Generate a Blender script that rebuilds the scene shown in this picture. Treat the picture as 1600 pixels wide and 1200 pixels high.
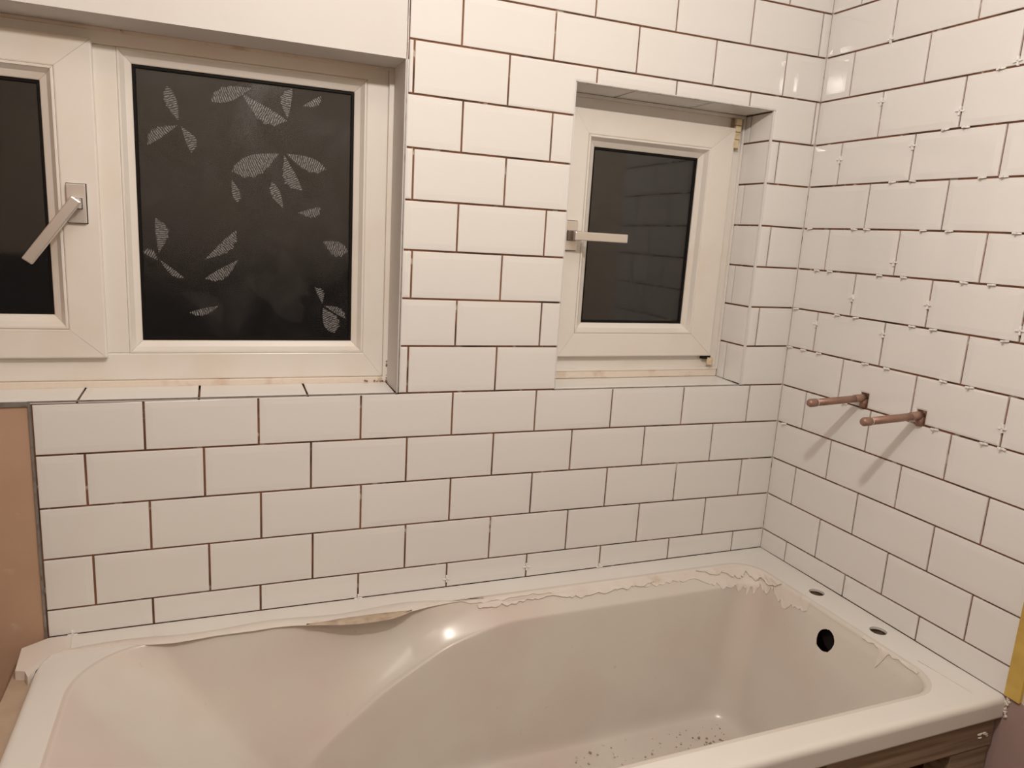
import bpy, bmesh, math, random
from mathutils import Vector, Matrix
random.seed(7)
for o in list(bpy.data.objects): bpy.data.objects.remove(o)
S = bpy.context.scene
COL = S.collection

# ------------------------------------------------------------------ camera
cam = bpy.data.objects.new('camera', bpy.data.cameras.new('camera'))
COL.objects.link(cam)
r_ = Vector((0.92885768, -0.36573085, 0.05885876)); u_ = Vector((0.01965524, 0.20732508, 0.97807463)); f_ = Vector((0.36991496, 0.90733525, -0.19976402))
m = Matrix((r_, u_, -f_)).transposed().to_4x4(); m.translation = Vector((-1.3841, -1.4983, 0.8521))
cam.matrix_world = m
cam.data.sensor_width = 36; cam.data.lens = 1143.04 / 1600 * 36; cam.data.clip_start = .01
S.camera = cam
# ------------------------------------------------------------------ world, light, exposure
w = bpy.data.worlds.new('night'); S.world = w; w.use_nodes = True
w.node_tree.nodes['Background'].inputs[0].default_value = (.010, .009, .009, 1)
w.node_tree.nodes['Background'].inputs[1].default_value = 1
ld = bpy.data.lights.new('room_lamp', 'POINT'); ld.energy = 34; ld.color = (1.0, .925, .85); ld.shadow_soft_size = .035
lo = bpy.data.objects.new('room_lamp', ld); COL.objects.link(lo); lo.location = (-1.09, -1.10, 1.555)
l2 = bpy.data.lights.new('added_soft_fill', 'AREA'); l2.shape = 'DISK'; l2.size = .45; l2.energy = 3.5; l2.color = (1.0, .905, .83)  # unseen soft light added for more ambient, to weaken the shadow contrast
l2o = bpy.data.objects.new('added_soft_fill', l2); COL.objects.link(l2o); l2o.location = (-1.6, -2.0, 1.885)
S.view_settings.view_transform = 'Standard'; S.view_settings.look = 'None'
S.view_settings.gamma = 1; S.view_settings.use_curve_mapping = False
S.view_settings.exposure = 0.0

# ------------------------------------------------------------------ materials
def mat(name, col, rough=.5, metal=0, noise=None, bump=None, spec=.5, coat=0, emis=None, trans=0, ior=1.5):
    """noise=(colour2, scale, lo, hi[, detail]) blends a second colour in patches; bump=(scale, strength, distance)"""
    M = bpy.data.materials.new(name); M.use_nodes = True
    nt = M.node_tree; b = nt.nodes['Principled BSDF']
    b.inputs['Base Color'].default_value = (*col, 1); b.inputs['Roughness'].default_value = rough
    b.inputs['Metallic'].default_value = metal; b.inputs['Specular IOR Level'].default_value = spec
    b.inputs['Coat Weight'].default_value = coat; b.inputs['Transmission Weight'].default_value = trans
    b.inputs['IOR'].default_value = ior
    tc = nt.nodes.new('ShaderNodeTexCoord')
    if noise:
        for nz in (noise if isinstance(noise, list) else [noise]):
            n = nt.nodes.new('ShaderNodeTexNoise'); n.inputs['Scale'].default_value = nz[1]
            n.inputs['Detail'].default_value = nz[4] if len(nz) > 4 else 4
            r = nt.nodes.new('ShaderNodeMapRange'); r.inputs[1].default_value = nz[2]; r.inputs[2].default_value = nz[3]
            x = nt.nodes.new('ShaderNodeMix'); x.data_type = 'RGBA'
            x.inputs[7].default_value = (*nz[0], 1)
            prev = b.inputs['Base Color'].links
            if prev: nt.links.new(prev[0].from_socket, x.inputs[6])
            else: x.inputs[6].default_value = (*col, 1)
            nt.links.new(tc.outputs['Object'], n.inputs['Vector'])
            nt.links.new(n.outputs['Fac'], r.inputs[0]); nt.links.new(r.outputs[0], x.inputs[0])
            nt.links.new(x.outputs[2], b.inputs['Base Color'])
    if bump:
        n = nt.nodes.new('ShaderNodeTexNoise'); n.inputs['Scale'].default_value = bump[0]; n.inputs['Detail'].default_value = 5
        k = nt.nodes.new('ShaderNodeBump'); k.inputs['Strength'].default_value = bump[1]; k.inputs['Distance'].default_value = bump[2]
        nt.links.new(tc.outputs['Object'], n.inputs['Vector']); nt.links.new(n.outputs['Fac'], k.inputs['Height'])
        nt.links.new(k.outputs[0], b.inputs['Normal'])
    return M
M_TILE = mat('white_glaze', (.785, .77, .75), .055, bump=(9, .05, .004))
M_BED = mat('tile_adhesive', (.25, .11, .06), .95, noise=[((.50, .42, .34), 34, .62, .66, 6), ((.05, .025, .015), 12, .45, .7)])
M_PAINT = mat('white_emulsion', (.70, .68, .655), .75, bump=(60, .12, .002), noise=((.67, .64, .61), 5, .4, .8))
M_CEIL = mat('ceiling_paint', (.80, .78, .75), .9)
M_BARE = mat('bare_pink_plaster', (.52, .35, .25), .9, noise=[((.44, .28, .19), 4, .35, .75, 6), ((.58, .44, .35), 18, .66, .8)], bump=(25, .2, .003))
M_MAUVE = mat('mauve_skim_plaster', (.40, .29, .27), .85, noise=((.30, .20, .19), 6, .4, .8), bump=(20, .2, .003))
M_CREAM = mat('cream_wall_paint', (.74, .66, .54), .8, noise=((.66, .58, .47), 5, .4, .8))
M_UPVC = mat('white_upvc', (.78, .74, .69), .32, noise=((.74, .66, .57), 7, .5, .85), bump=(120, .03, .001))
M_SEAL = mat('old_cream_sealant', (.76, .67, .58), .45, noise=[((.56, .40, .28), 26, .56, .78, 6), ((.20, .12, .08), 40, .70, .78, 6)], bump=(60, .4, .003))
M_GASKET = mat('black_rubber', (.008, .006, .005), .6, spec=.15)
M_ALU = mat('satin_aluminium', (.74, .70, .67), .33, metal=.75)
M_ALUD = mat('dark_brown_metal', (.42, .34, .27), .35, metal=.8)  # brown paints in the dark reflection on the small handle's neck
M_HINGE = mat('yellowed_plastic', (.72, .60, .40), .45, noise=((.45, .33, .18), 60, .5, .8))
M_TRIMG = mat('grey_metal_trim', (.33, .32, .31), .4, metal=.5, noise=((.20, .17, .15), 40, .5, .7))
M_TRIMW = mat('white_plastic_trim', (.70, .69, .68), .35)
M_COPPER = mat('tarnished_copper', (.35, .215, .165), .45, metal=.4, noise=[((.27, .15, .11), 30, .4, .7), ((.75, .62, .52), 70, .70, .74)])
M_SOLDER = mat('pale_solder', (.72, .62, .55), .4, metal=.3)
M_DARK = mat('painted_void_shade', (.012, .009, .007), .9)
M_BATH = mat('white_acrylic', (.76, .735, .70), .22, noise=[((.70, .655, .62), 2.2, .4, .8, 3)], bump=(14, .03, .002))
M_BASIN = mat('dusty_white_acrylic', (.655, .615, .56), .22, noise=[((.62, .53, .485), 3.0, .42, .66, 3), ((.55, .46, .38), 45, .70, .80, 8)], bump=(14, .04, .002))
M_FILM = mat('dried_sealant_film', (.70, .635, .58), .45, noise=[((.74, .69, .64), 9, .4, .7), ((.62, .51, .43), 22, .62, .75)], bump=(40, .5, .003))
M_GRIME = mat('brown_dried_adhesive', (.52, .42, .32), .6, noise=((.36, .27, .19), 40, .4, .7), bump=(50, .6, .004))
M_CRUMB = mat('plaster_crumbs', (.33, .26, .20), .9, noise=((.65, .57, .48), 30, .45, .55))
M_WOOD = mat('rough_brown_timber', (.30, .18, .105), .8)
nt = M_WOOD.node_tree; b = nt.nodes['Principled BSDF']
tc = nt.nodes.new('ShaderNodeTexCoord'); mp = nt.nodes.new('ShaderNodeMapping'); mp.inputs['Scale'].default_value = (1.2, 14, 22)
n1 = nt.nodes.new('ShaderNodeTexNoise'); n1.inputs['Scale'].default_value = 3; n1.inputs['Detail'].default_value = 7
cr = nt.nodes.new('ShaderNodeValToRGB'); cr.color_ramp.elements[0].position = .3; cr.color_ramp.elements[0].color = (.15, .10, .065, 1)
cr.color_ramp.elements[1].position = .7; cr.color_ramp.elements[1].color = (.34, .25, .18, 1)
nt.links.new(tc.outputs['Object'], mp.inputs[0]); nt.links.new(mp.outputs[0], n1.inputs['Vector'])
nt.links.new(n1.outputs['Fac'], cr.inputs[0]); nt.links.new(cr.outputs[0], b.inputs['Base Color'])
M_YELLOW = mat('yellow_varnished_wood', (.62, .43, .10), .45, noise=((.46, .28, .06), 12, .45, .75))
M_SPACER = mat('white_nylon', (.88, .86, .83), .4)
M_GLASS = mat('obscure_glass', (.75, .72, .68), .15, trans=1, ior=1.5, bump=(6, .10, .006))
M_GLASS.node_tree.nodes['Noise Texture'].inputs['Detail'].default_value = .5
M_GLASSP = mat('clear_glass', (.75, .72, .68), .045, trans=1, ior=1.5)
# the leaf pattern pressed into the obscure glass: pale rough veins with gaps between them
M_LEAF = bpy.data.materials.new('frosted_leaf_relief'); M_LEAF.use_nodes = True
nt = M_LEAF.node_tree; b = nt.nodes['Principled BSDF']; b.inputs['Base Color'].default_value = (.34, .33, .325, 1); b.inputs['Roughness'].default_value = .35
tc = nt.nodes.new('ShaderNodeTexCoord'); wv = nt.nodes.new('ShaderNodeTexWave'); wv.inputs['Scale'].default_value = 78; wv.inputs['Distortion'].default_value = 6
wv.inputs['Detail'].default_value = 3; wv.bands_direction = 'X'
nz = nt.nodes.new('ShaderNodeTexNoise'); nz.inputs['Scale'].default_value = 220
ma = nt.nodes.new('ShaderNodeMath'); ma.operation = 'MULTIPLY'; mr = nt.nodes.new('ShaderNodeMapRange'); mr.inputs[1].default_value = .12; mr.inputs[2].default_value = .5
mr.inputs[3].default_value = .10; mr.inputs[4].default_value = .62
nt.links.new(tc.outputs['Generated'], wv.inputs['Vector']) if False else nt.links.new(tc.outputs['Object'], wv.inputs['Vector'])
nt.links.new(tc.outputs['Object'], nz.inputs['Vector']); nt.links.new(wv.outputs['Fac'], ma.inputs[0]); nt.links.new(nz.outputs['Fac'], ma.inputs[1])
nt.links.new(ma.outputs[0], mr.inputs[0]); nt.links.new(mr.outputs[0], b.inputs['Alpha'])

M_LEAF2 = mat('faint_leaf_relief', (.16, .15, .14), .3); M_LEAF2.node_tree.nodes['Principled BSDF'].inputs['Alpha'].default_value = .07
_n = M_GLASS.node_tree; _b = _n.nodes['Principled BSDF']; _t = _n.nodes['Texture Coordinate']
_z = _n.nodes.new('ShaderNodeTexNoise'); _z.inputs['Scale'].default_value = 5; _z.inputs['Detail'].default_value = 3; _z.inputs['Distortion'].default_value = 1.5
_r = _n.nodes.new('ShaderNodeMapRange'); _r.inputs[1].default_value = .35; _r.inputs[2].default_value = .7; _r.inputs[3].default_value = .07; _r.inputs[4].default_value = .26
_n.links.new(_t.outputs['Object'], _z.inputs['Vector']); _n.links.new(_z.outputs['Fac'], _r.inputs[0]); _n.links.new(_r.outputs[0], _b.inputs['Roughness'])
# ------------------------------------------------------------------ helpers
def new_obj(name, bm, material, parent=None, smooth=False, origin=None):
    me = bpy.data.meshes.new(name)
    if origin is not None:
        bmesh.ops.translate(bm, verts=bm.verts, vec=-Vector(origin))
    bm.normal_update(); bm.to_mesh(me); bm.free()
    if smooth:
        for p in me.polygons: p.use_smooth = True
    me.materials.append(material)
    o = bpy.data.objects.new(name, me); COL.objects.link(o)
    if origin is not None: o.location = origin
    if parent is not None:
        o.parent = parent
        if origin is not None: o.location = Vector(origin) - world_loc(parent)
    return o
def world_loc(o):
    v = Vector(o.location); p = o.parent
    while p is not None: v += Vector(p.location); p = p.parent
    return v
def empty(name, loc=(0, 0, 0)):
    o = bpy.data.objects.new(name, None); COL.objects.link(o); o.location = loc; o.empty_display_size = .05
    return o
def tag(o, label=None, cat=None, group=None, kind=None):
    if label: o['label'] = label
    if cat: o['category'] = cat
    if group: o['group'] = group
    if kind: o['kind'] = kind
    return o
def box(bm, x0, x1, y0, y1, z0, z1, bev=0):
    vs = [bm.verts.new((x, y, z)) for x in (x0, x1) for y in (y0, y1) for z in (z0, z1)]
    fs = [bm.faces.new([vs[i] for i in f]) for f in ((0, 1, 3, 2), (4, 6, 7, 5), (0, 4, 5, 1), (2, 3, 7, 6), (0, 2, 6, 4), (1, 5, 7, 3))]
    if bev:
        es = list({e for f in fs for e in f.edges})
        bmesh.ops.bevel(bm, geom=es, offset=bev, segments=2, affect='EDGES', profile=.5)
    return vs
def boxo(name, x0, x1, y0, y1, z0, z1, m, parent=None, bev=0):
    bm = bmesh.new(); box(bm, x0, x1, y0, y1, z0, z1, bev)
    c = ((x0 + x1) / 2, (y0 + y1) / 2, (z0 + z1) / 2)
    return new_obj(name, bm, m, parent, origin=c)
def tube(bm, path, rad, seg=16, cap=True):
    """sweep circles of given radii along a polyline"""
    rings = []; P = [Vector(p) for p in path]
    for i, p in enumerate(P):
        d = (P[min(i + 1, len(P) - 1)] - P[max(i - 1, 0)]).normalized()
        a = d.orthogonal().normalized(); 
        if abs(d.z) < .9: a = Vector((0, 0, 1)).cross(d).normalized()
        c = d.cross(a)
        rr = rad[i] if isinstance(rad, (list, tuple)) else rad
        rings.append([bm.verts.new(p + a * rr * math.cos(t) + c * rr * math.sin(t)) for t in [2 * math.pi * k / seg for k in range(seg)]])
    for A, B in zip(rings, rings[1:]):
        for k in range(seg): bm.faces.new((A[k], A[(k + 1) % seg], B[(k + 1) % seg], B[k]))
    if cap: bm.faces.new(rings[0][::-1]); bm.faces.new(rings[-1])
def inset_poly(P, d):
    n = len(P); out = []
    for i in range(n):
        p0, p1, p2 = P[i - 1], P[i], P[(i + 1) % n]
        e1 = (p1 - p0).normalized(); e2 = (p2 - p1).normalized()
        n1 = Vector((-e1.y, e1.x)); n2 = Vector((-e2.y, e2.x))
        k = 1 + n1.dot(n2)
        out.append(p1 + (n1 + n2) * (d / max(k, .2)))
    return out
TH = .0045
def tile(poly, fr, parent, inset=None, bow=.0007, tilt=True, name='tile'):
    """one glazed tile: poly (u,v) counter-clockwise; fr = (origin, U, V, N) with N out of the wall"""
    P = [Vector(p) for p in poly]
    A = sum(P[i - 1].cross(P[i]) if False else (P[i - 1].x * P[i].y - P[i].x * P[i - 1].y) for i in range(len(P)))
    if A < 0: P = P[::-1]
    w_ = min(max(p.x for p in P) - min(p.x for p in P), max(p.y for p in P) - min(p.y for p in P))
    ins = min(inset or .013, .3 * w_)
    c2 = Vector((sum(p.x for p in P) / len(P), sum(p.y for p in P) / len(P)))
    P = [p - c2 for p in P]
    O, U_, V_, N_ = [Vector(a) for a in fr]
    rings = [([p for p in P], -TH), (P, -bow - .0005), (inset_poly(P, .0011), -bow), (inset_poly(P, ins), 0.0)]
    bm = bmesh.new(); R = []
    for pts, h in rings: R.append([bm.verts.new(U_ * p.x + V_ * p.y + N_ * h) for p in pts])
    n = len(P)
    for a, b_ in zip(R, R[1:]):
        for i in range(n): bm.faces.new((a[i - 1], a[i], b_[i], b_[i - 1]))
    bm.faces.new(R[-1]); bm.faces.new(R[0][::-1])
    bmesh.ops.recalc_face_normals(bm, faces=bm.faces)
    bm.normal_update()
    for f in bm.faces:
        f.smooth = False
    for e in bm.edges:
        if len(e.link_faces) == 2 and not (e.link_faces[0].smooth and e.link_faces[1].smooth): e.smooth = False
    me = bpy.data.meshes.new(name); bm.to_mesh(me); bm.free(); me.materials.append(M_TILE)
    o = bpy.data.objects.new(name, me); COL.objects.link(o); o.parent = parent
    o.location = O + U_ * c2.x + V_ * c2.y - world_loc(parent)
    if tilt:
        t = .0011
        o.rotation_euler = (Vector((random.uniform(-t, t), random.uniform(-t, t), random.uniform(-t, t))))
    return o

# ------------------------------------------------------------------ tile layout, measured in metres on each wall
LB = {0: (0.0438, 0, 0), 1: (0.0990, -0.0086, -0.0054), 2: (0.2015, -0.0123, -0.0072), 3: (0.3035, -0.0101, -0.0061), 4: (0.4055, -0.0069, -0.0039),
      5: (0.5054, -0.0050, -0.0036), 6: (0.6083, 0.0049, 0.0052), 7: (0.7086, 0.0038, 0.0042), 8: (0.8097, 0.0042, 0.0032), 9: (0.9103, 0.0004, -0.0009),
      10: (1.0122, 0.0066, 0.0048), 11: (1.1123, 0.0058, 0.0061), 12: (1.2144, 0.0016, 0.0004), 13: (1.3161, 0.0132, 0.0091), 14: (1.4158, 0.0060, 0.0000)}
LR = {0: (0.0424, -0.0083, -0.0110), 1: (0.0980, -0.0066, -0.0010), 2: (0.2015, -0.0024, 0.0010), 3: (0.3035, -0.0105, -0.0077), 4: (0.4055, -0.0091, -0.0120),
      5: (0.5054, 0.0000, 0.0060), 6: (0.6083, -0.0027, -0.0030), 7: (0.7086, -0.0074, -0.0099), 8: (0.8097, -0.0078, -0.0074), 9: (0.9103, -0.0118, -0.0228),
      10: (1.0122, -0.0142, -0.0218), 11: (1.1123, -0.0111, -0.0199), 12: (1.2144, 0.0016, 0.0000), 13: (1.3161, 0.0033, 0.0000), 14: (1.4158, 0.0100, 0.0000)}
for k in range(15, 19): LB[k] = (1.4158 + .1018 * (k - 14), 0, 0); LR[k] = LB[k]
def zl(L, k, u): a, b, c = L[k]; return a + b * u + c * u * u
JB = {0: [-1.5185, -1.3148, -1.1108, -0.9076, -0.7073, -0.5065, -0.3039, -0.0996], 1: [-1.618, -1.4123, -1.2087, -1.0076, -0.8063, -0.6058, -0.4047, -0.2021],
      2: [-1.5168, -1.3121, -1.1084, -0.9076, -0.7077, -0.507, -0.3054, -0.1], 3: [-1.6219, -1.4173, -1.2128, -1.0109, -0.8104, -0.6113, -0.4108, -0.2069],
      4: [-1.5205, -1.3151, -1.1116, -0.9109, -0.7108, -0.5111, -0.3075, -0.1045]}
LP = {5: [-1.0139, -0.8139], 6: [-0.9111, -0.712], 7: [-1.0124, -0.8132], 8: [-0.9168, -0.7159], 9: [-1.0155, -0.8162], 10: [-0.9162, -0.716]}   # pier between the windows
RP = {6: [-.1045], 8: [-.101], 10: [-.1085]}                                                                                                # right of the small window
JU = {12: [-0.9242, -0.7227, -0.5228, -0.3201, -0.1176], 13: [-1.0366, -0.8346, -0.6326, -0.4316, -0.2281, -0.0244],
      14: [-.937, -.735, -.533, -.331, -0.129], 15: [-.84, -.638, -.436, -.234, -.032], 16: [-.937, -.735, -.533, -.331, -.129], 17: [-.84, -.638, -.436, -.234, -.032]}
JR = {0: [-0.0914, -0.2906, -0.4949], 1: [-0.1912, -0.3946, -0.5975], 2: [-0.0875, -0.2896, -0.4920], 3: [-0.1883, -0.3905, -0.5919], 4: [-0.0869, -0.2885, -0.4917],
      5: [-0.1883, -0.3905, -0.5923], 6: [-0.0877, -0.2896, -0.4903], 7: [-0.187, -0.3891, -0.589], 8: [-0.0872, -0.2896, -0.4896], 9: [-0.189, -0.3875, -.589],
      10: [-0.0885, -0.2896, -0.4891], 11: [-0.1876, -0.3871, -.589], 12: [-0.0875, -0.2877, -0.4878], 13: [-0.1875, -0.3895, -.591],
      14: [-0.0849, -.287, -.489], 15: [-.187, -.389, -.591], 16: [-.087, -.289, -.491], 17: [-.187, -.389, -.591]}
G2 = .0021                                # half a joint
XL, XW, XS0, XS1 = -1.7015, -1.0315, -.666, -.1325     # left end of tiling, edge at the big window, small opening with its trim
ZS, ZT = .508, 1.178
FB = ((0, 0, 0), (1, 0, 0), (0, 0, 1), (0, -1, 0))
FR = ((0, 0, 0), (0, 1, 0), (0, 0, 1), (-1, 0, 0))

# ------------------------------------------------------------------ structure
FLOOR, CEIL, XFAR, YFAR, OW = -.515, 1.90, -2.65, -2.55, -2.215
bm = bmesh.new()                                       # back wall core, bedded with adhesive, cut round both openings
Y0, Y1 = TH, .26
XR1 = .25
for a in ((XFAR, XR1, FLOOR, .503), (XFAR, OW - .006, .503, 1.181), (-1.030, XS0 - .002, .503, 1.181), (-.134, XR1, .503, 1.181), (XFAR, XR1, 1.181, CEIL)):
    box(bm, a[0], a[1], Y0, Y1, a[2], a[3])
wall_back = tag(new_obj('wall_back', bm, M_BED), 'back wall of white brick-bond tiles around two windows', kind='structure')
bm = bmesh.new()
box(bm, TH, XR1, -.6975, Y0, FLOOR, CEIL)
wall_right = tag(new_obj('wall_right', bm, M_BED), 'tiled end wall to the right of the bath', kind='structure')
boxo('bare_plaster', -.0012, XR1, YFAR, -.6980, FLOOR, .046, M_MAUVE, wall_right)
boxo('bare_plaster', .0012, TH, -.698, -.60, FLOOR, .0425, M_MAUVE, wall_right)
boxo('cream_plaster', .001, XR1, YFAR, -.698, .0465, CEIL, M_CREAM, wall_right)
bm = bmesh.new(); box(bm, XFAR - .1, XFAR, YFAR, Y1, FLOOR, CEIL); tag(new_obj('wall_left', bm, M_BARE), 'bare plastered wall left of the camera', kind='structure')
bm = bmesh.new(); box(bm, XFAR - .1, XR1, YFAR - .1, YFAR, FLOOR, CEIL); tag(new_obj('wall_front', bm, M_CREAM), 'painted wall behind the camera', kind='structure')
bm = bmesh.new(); box(bm, XFAR - .1, XR1, YFAR - .1, Y1, FLOOR - .05, FLOOR); tag(new_obj('floor', bm, mat('bare_floorboards', (.30, .21, .15), .8, noise=((.20, .14, .09), 6, .4, .7))), 'bare brown floor below the bath', kind='structure')
bm = bmesh.new(); box(bm, XFAR - .1, XR1, YFAR - .1, Y1, CEIL, CEIL + .05); tag(new_obj('ceiling', bm, M_CEIL), 'white ceiling', kind='structure')
tag(boxo('reflection_panel', XFAR, 0, YFAR - .001, YFAR + .012, FLOOR, .62, mat('dark_reflection_brown', (.07, .05, .04), .6)), 'unseen dark brown panel added behind the camera to darken the glass reflections', kind='structure')  # unseen panel, added so the lower window glass reflects something dark
# painted plaster over the large window with its soffit and reveals
bm = bmesh.new()
box(bm, XFAR, -1.0355, .0005, TH, 1.175, CEIL)
box(bm, OW, -1.033, TH, .16, 1.175, 1.181)
box(bm, -1.0365, -1.030, .0015, .16, .5085, 1.175)
box(bm, OW - .006, OW, .0015, .16, .5085, 1.181)
box(bm, XFAR, OW - .006, .0005, TH, .508, 1.175)
new_obj('painted_plaster', bm, M_PAINT, wall_back)
bm = bmesh.new(); box(bm, XFAR, -1.7065, .003, TH, FLOOR, .5)
new_obj('bare_plaster', bm, M_BARE, wall_back)
# tiles of the back wall
def quad(L, k, u0, u1, g0=G2, g1=G2, kt=None):
    a, b = u0 + g0, u1 - g1
    kt = k + 1 if kt is None else kt
    gb = G2 if k else .0009
    return [(a, zl(L, k, a) + gb), (b, zl(L, k, b) + gb), (b, zl(L, kt, b) - G2), (a, zl(L, kt, a) - G2)]
def row(L, k, us, fr, parent):
    for a, b in zip(us, us[1:]):
        if b - a > .006: tile(quad(L, k, a, b), fr, parent)
for k in range(5): row(LB, k, [XL] + JB[k] + [.0001 + G2], FB, wall_back)
for k in range(5, 11):
    row(LB, k, [XW - G2 + .0008] + LP[k] + [XS0 - .0012 + G2], FB, wall_back)
    row(LB, k, [XS1 - G2 + .0003] + RP.get(k, []) + [.0001 + G2], FB, wall_back)
for k in range(12, 18): row(LB, k, [XW] + [u for u in JU[k] if u > XW + .01] + [.0001 + G2], FB, wall_back)
# row of tiles cut round the head of the small window
row(LB, 11, [XW, -1.0201, -.8201], FB, wall_back)
def zt(u): return zl(LB, 12, u) - G2
def zb(u): return zl(LB, 11, u) + G2
HT = ZT + .0028
tile([(-.8201 + G2, zb(-.82)), (XS0 - .0012, zb(-.667)), (XS0 - .0012, HT), (-.6177 - G2, HT), (-.6177 - G2, zt(-.6177)), (-.8201 + G2, zt(-.82))], FB, wall_back, inset=.004)
for a, b in ((-.6177, -.4154), (-.4154, -.2099)):
    tile([(a + G2, HT), (b - G2, HT), (b - G2, zt(b)), (a + G2, zt(a))], FB, wall_back)
tile([(-.2099 + G2, HT), (XS1 + .0003, HT), (XS1 + .0003, zb(-.13)), (-.0104 - G2, zb(-.01)), (-.0104 - G2, zt(-.01)), (-.2099 + G2, zt(-.21))], FB, wall_back, inset=.004)
tile(quad(LB, 11, -.0104, .0001 + G2), FB, wall_back)
# tiles of the right wall; two of them notched over the copper pipes
PIPES = [(-.2655, .5300), (-.4165, .5262)]
for k in range(18):
    us = sorted([-.6965 - G2] + JR[k] + [-.0001 + G2])
    for a, b in zip(us, us[1:]):
        q = quad(LR, k, a, b)
        cut = [p for p in PIPES if a < p[0] < b] if k == 5 else []
        if cut:
            py, pz = cut[0]; h = .0118
            q = [q[0], (py - h, q[0][1]), (py - h, pz + .012), (py + h, pz + .012), (py + h, q[1][1]), q[1], q[2], q[3]]
            tile(q, FR, wall_right, inset=.004)
        else: tile(q, FR, wall_right)
# reveal tiles of the small window
XSR = -.1385; DR = .103
FRR = ((XSR, 0, 0), (0, 1, 0), (0, 0, 1), (-1, 0, 0))
for k in range(5, 12):
    vj = {11: .0805, 9: .0765, 7: .0757, 5: .0722}.get(k)
    z0 = max(zl(LB, k, -.13) + G2, .5100); z1 = min(zl(LB, k + 1, -.13) - G2, ZT - .001)
    ys = [.001] + ([vj] if vj else []) + [DR]
    for i in range(len(ys) - 1):
        a = ys[i] + (0 if i == 0 else G2); b = ys[i + 1] - (G2 if i + 2 < len(ys) else 0)
        tile([(a, z0), (b, z0), (b, z1), (a, z1)], FRR, wall_back)
FLR = ((XS0 + .0005, 0, 0), (0, 1, 0), (0, 0, 1), (1, 0, 0))
for k in range(5, 12):
    z0 = max(zl(LB, k, -.67) + G2, .5125); z1 = min(zl(LB, k + 1, -.67) - G2, ZT - .001)
    tile([(.001, z0), (DR, z0), (DR, z1), (.001, z1)], FLR, wall_back)
FSO = ((0, 0, ZT), (1, 0, 0), (0, 1, 0), (0, 0, -1))
for a, b in ((XS0 + .002, -.5182), (-.5182, -.310), (-.310, XSR)):
    tile([(a + G2, .0012), (b - G2, .0012), (b - G2, .100), (a + G2, .100)], FSO, wall_back)
sl = .0035 / .103                                       # sills fall slightly towards the room
nrm = Vector((0, -sl, 1)).normalized()
FSI = ((0, 0, ZS), (1, 0, 0), Vector((0, 1, sl)), nrm)
tile([(XS0 + .002, .0012), (XSR - .0005, .0012), (XSR - .0005, .104), (XS0 + .002, .104)], FSI, wall_back)
js = [OW, -2.036, -1.8335, -1.6290, -1.4240, -1.2193, -1.0372]
for a, b in zip(js, js[1:]):
    tile([(a + G2, .0012), (b - G2, .0012), (b - G2, .104), (a + G2, .104)], FSI, wall_back)
# edging trims
def trim(name, x0, x1, y0, y1, z0, z1, m_, bev=0): return boxo(name, x0, x1, y0, y1, z0, z1, m_, wall_back, bev)
trim('tile_trim', -1.0345, -1.0322, -.0006, .002, .509, CEIL, M_TRIMG)
trim('tile_trim', OW, -1.7065, -.0006, TH, .4995, .5078, M_TRIMG)
trim('tile_trim', -1.7065, -1.0345, -.0006, .002, .5070, .5088, M_TRIMG)
trim('tile_trim', -1.7062, -1.7022, -.0005, TH, .042, .5068, M_TRIMG)
trim('tile_trim', XSR - .0006, XS1 - .0006, -.0008, TH, .508, 1.1795, M_TRIMW, .0008)
trim('tile_trim', XS0 - .001, XS1, -.0006, .003, 1.1782, 1.1802, M_TRIMG)
trim('tile_trim', XS0 - .001, XS1, -.0006, .003, .5068, .5082, M_TRIMG)
trim('tile_trim', XS0 - .0012, XS0 + .0004, -.0006, TH, .508, 1.1795, M_TRIMW)
bm = bmesh.new(); v = [bm.verts.new(p) for p in ((-.0014, .004, .044), (.004, .004, .044), (.004, -.0014, .044), (-.0014, .004, CEIL), (.004, .004, CEIL), (.004, -.0014, CEIL))]
for f in ((0, 1, 4, 3), (1, 2, 5, 4), (2, 0, 3, 5), (0, 2, 1), (3, 4, 5)): bm.faces.new([v[i] for i in f])
bmesh.ops.recalc_face_normals(bm, faces=bm.faces); new_obj('corner_grout', bm, mat('grey_corner_grout', (.50, .43, .37), .9, noise=((.20, .12, .08), 30, .55, .62)), wall_back)
# white spacers left in the joints of the right wall
def spacer(u, z, flat, wall='r', parent=None):
    bm = bmesh.new(); t = .0015; L_ = .0085
    if flat:   # standing out of a horizontal joint
        box(bm, -.0035, -.0012, -L_, L_, -t, t); box(bm, -.0095, .003, -t, t, -t, t)
    else:
        box(bm, -.0030, -.0008, -L_, L_, -t, t); box(bm, -.0030, .002, -t, t, -L_, L_)
    o = new_obj('tile_spacer', bm, M_SPACER, parent)
    if wall == 'r': o.location = (0, u, z); o.rotation_euler = (random.uniform(-.12, .12), 0, random.uniform(-.15, .15))
    else: o.location = (u, 0, z); o.rotation_euler = (0, random.uniform(-.1, .1), math.pi / 2)
    return o
SPH = [(-0.024, 9), (-0.164, 9), (-0.201, 9), (-0.349, 9), (-0.409, 9), (-0.548, 9), (-0.067, 8), (-0.109, 8), (-0.256, 8), (-0.32, 8), (-0.461, 8), (-0.519, 8),
       (-0.015, 7), (-0.152, 7), (-0.208, 7), (-0.361, 7), (-0.412, 7), (-0.565, 7), (-0.011, 6), (-0.059, 6), (-0.112, 6), (-0.255, 6), (-0.315, 6), (-0.361, 11), (-0.406, 11),
       (-0.251, 10), (-0.303, 10), (-0.46, 10), (-0.503, 10), (-0.458, 12), (-0.455, 6), (-0.513, 6), (-0.455, 5), (-0.563, 5), (-0.599, 5), (-0.213, 5), (-0.028, 4)]
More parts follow.
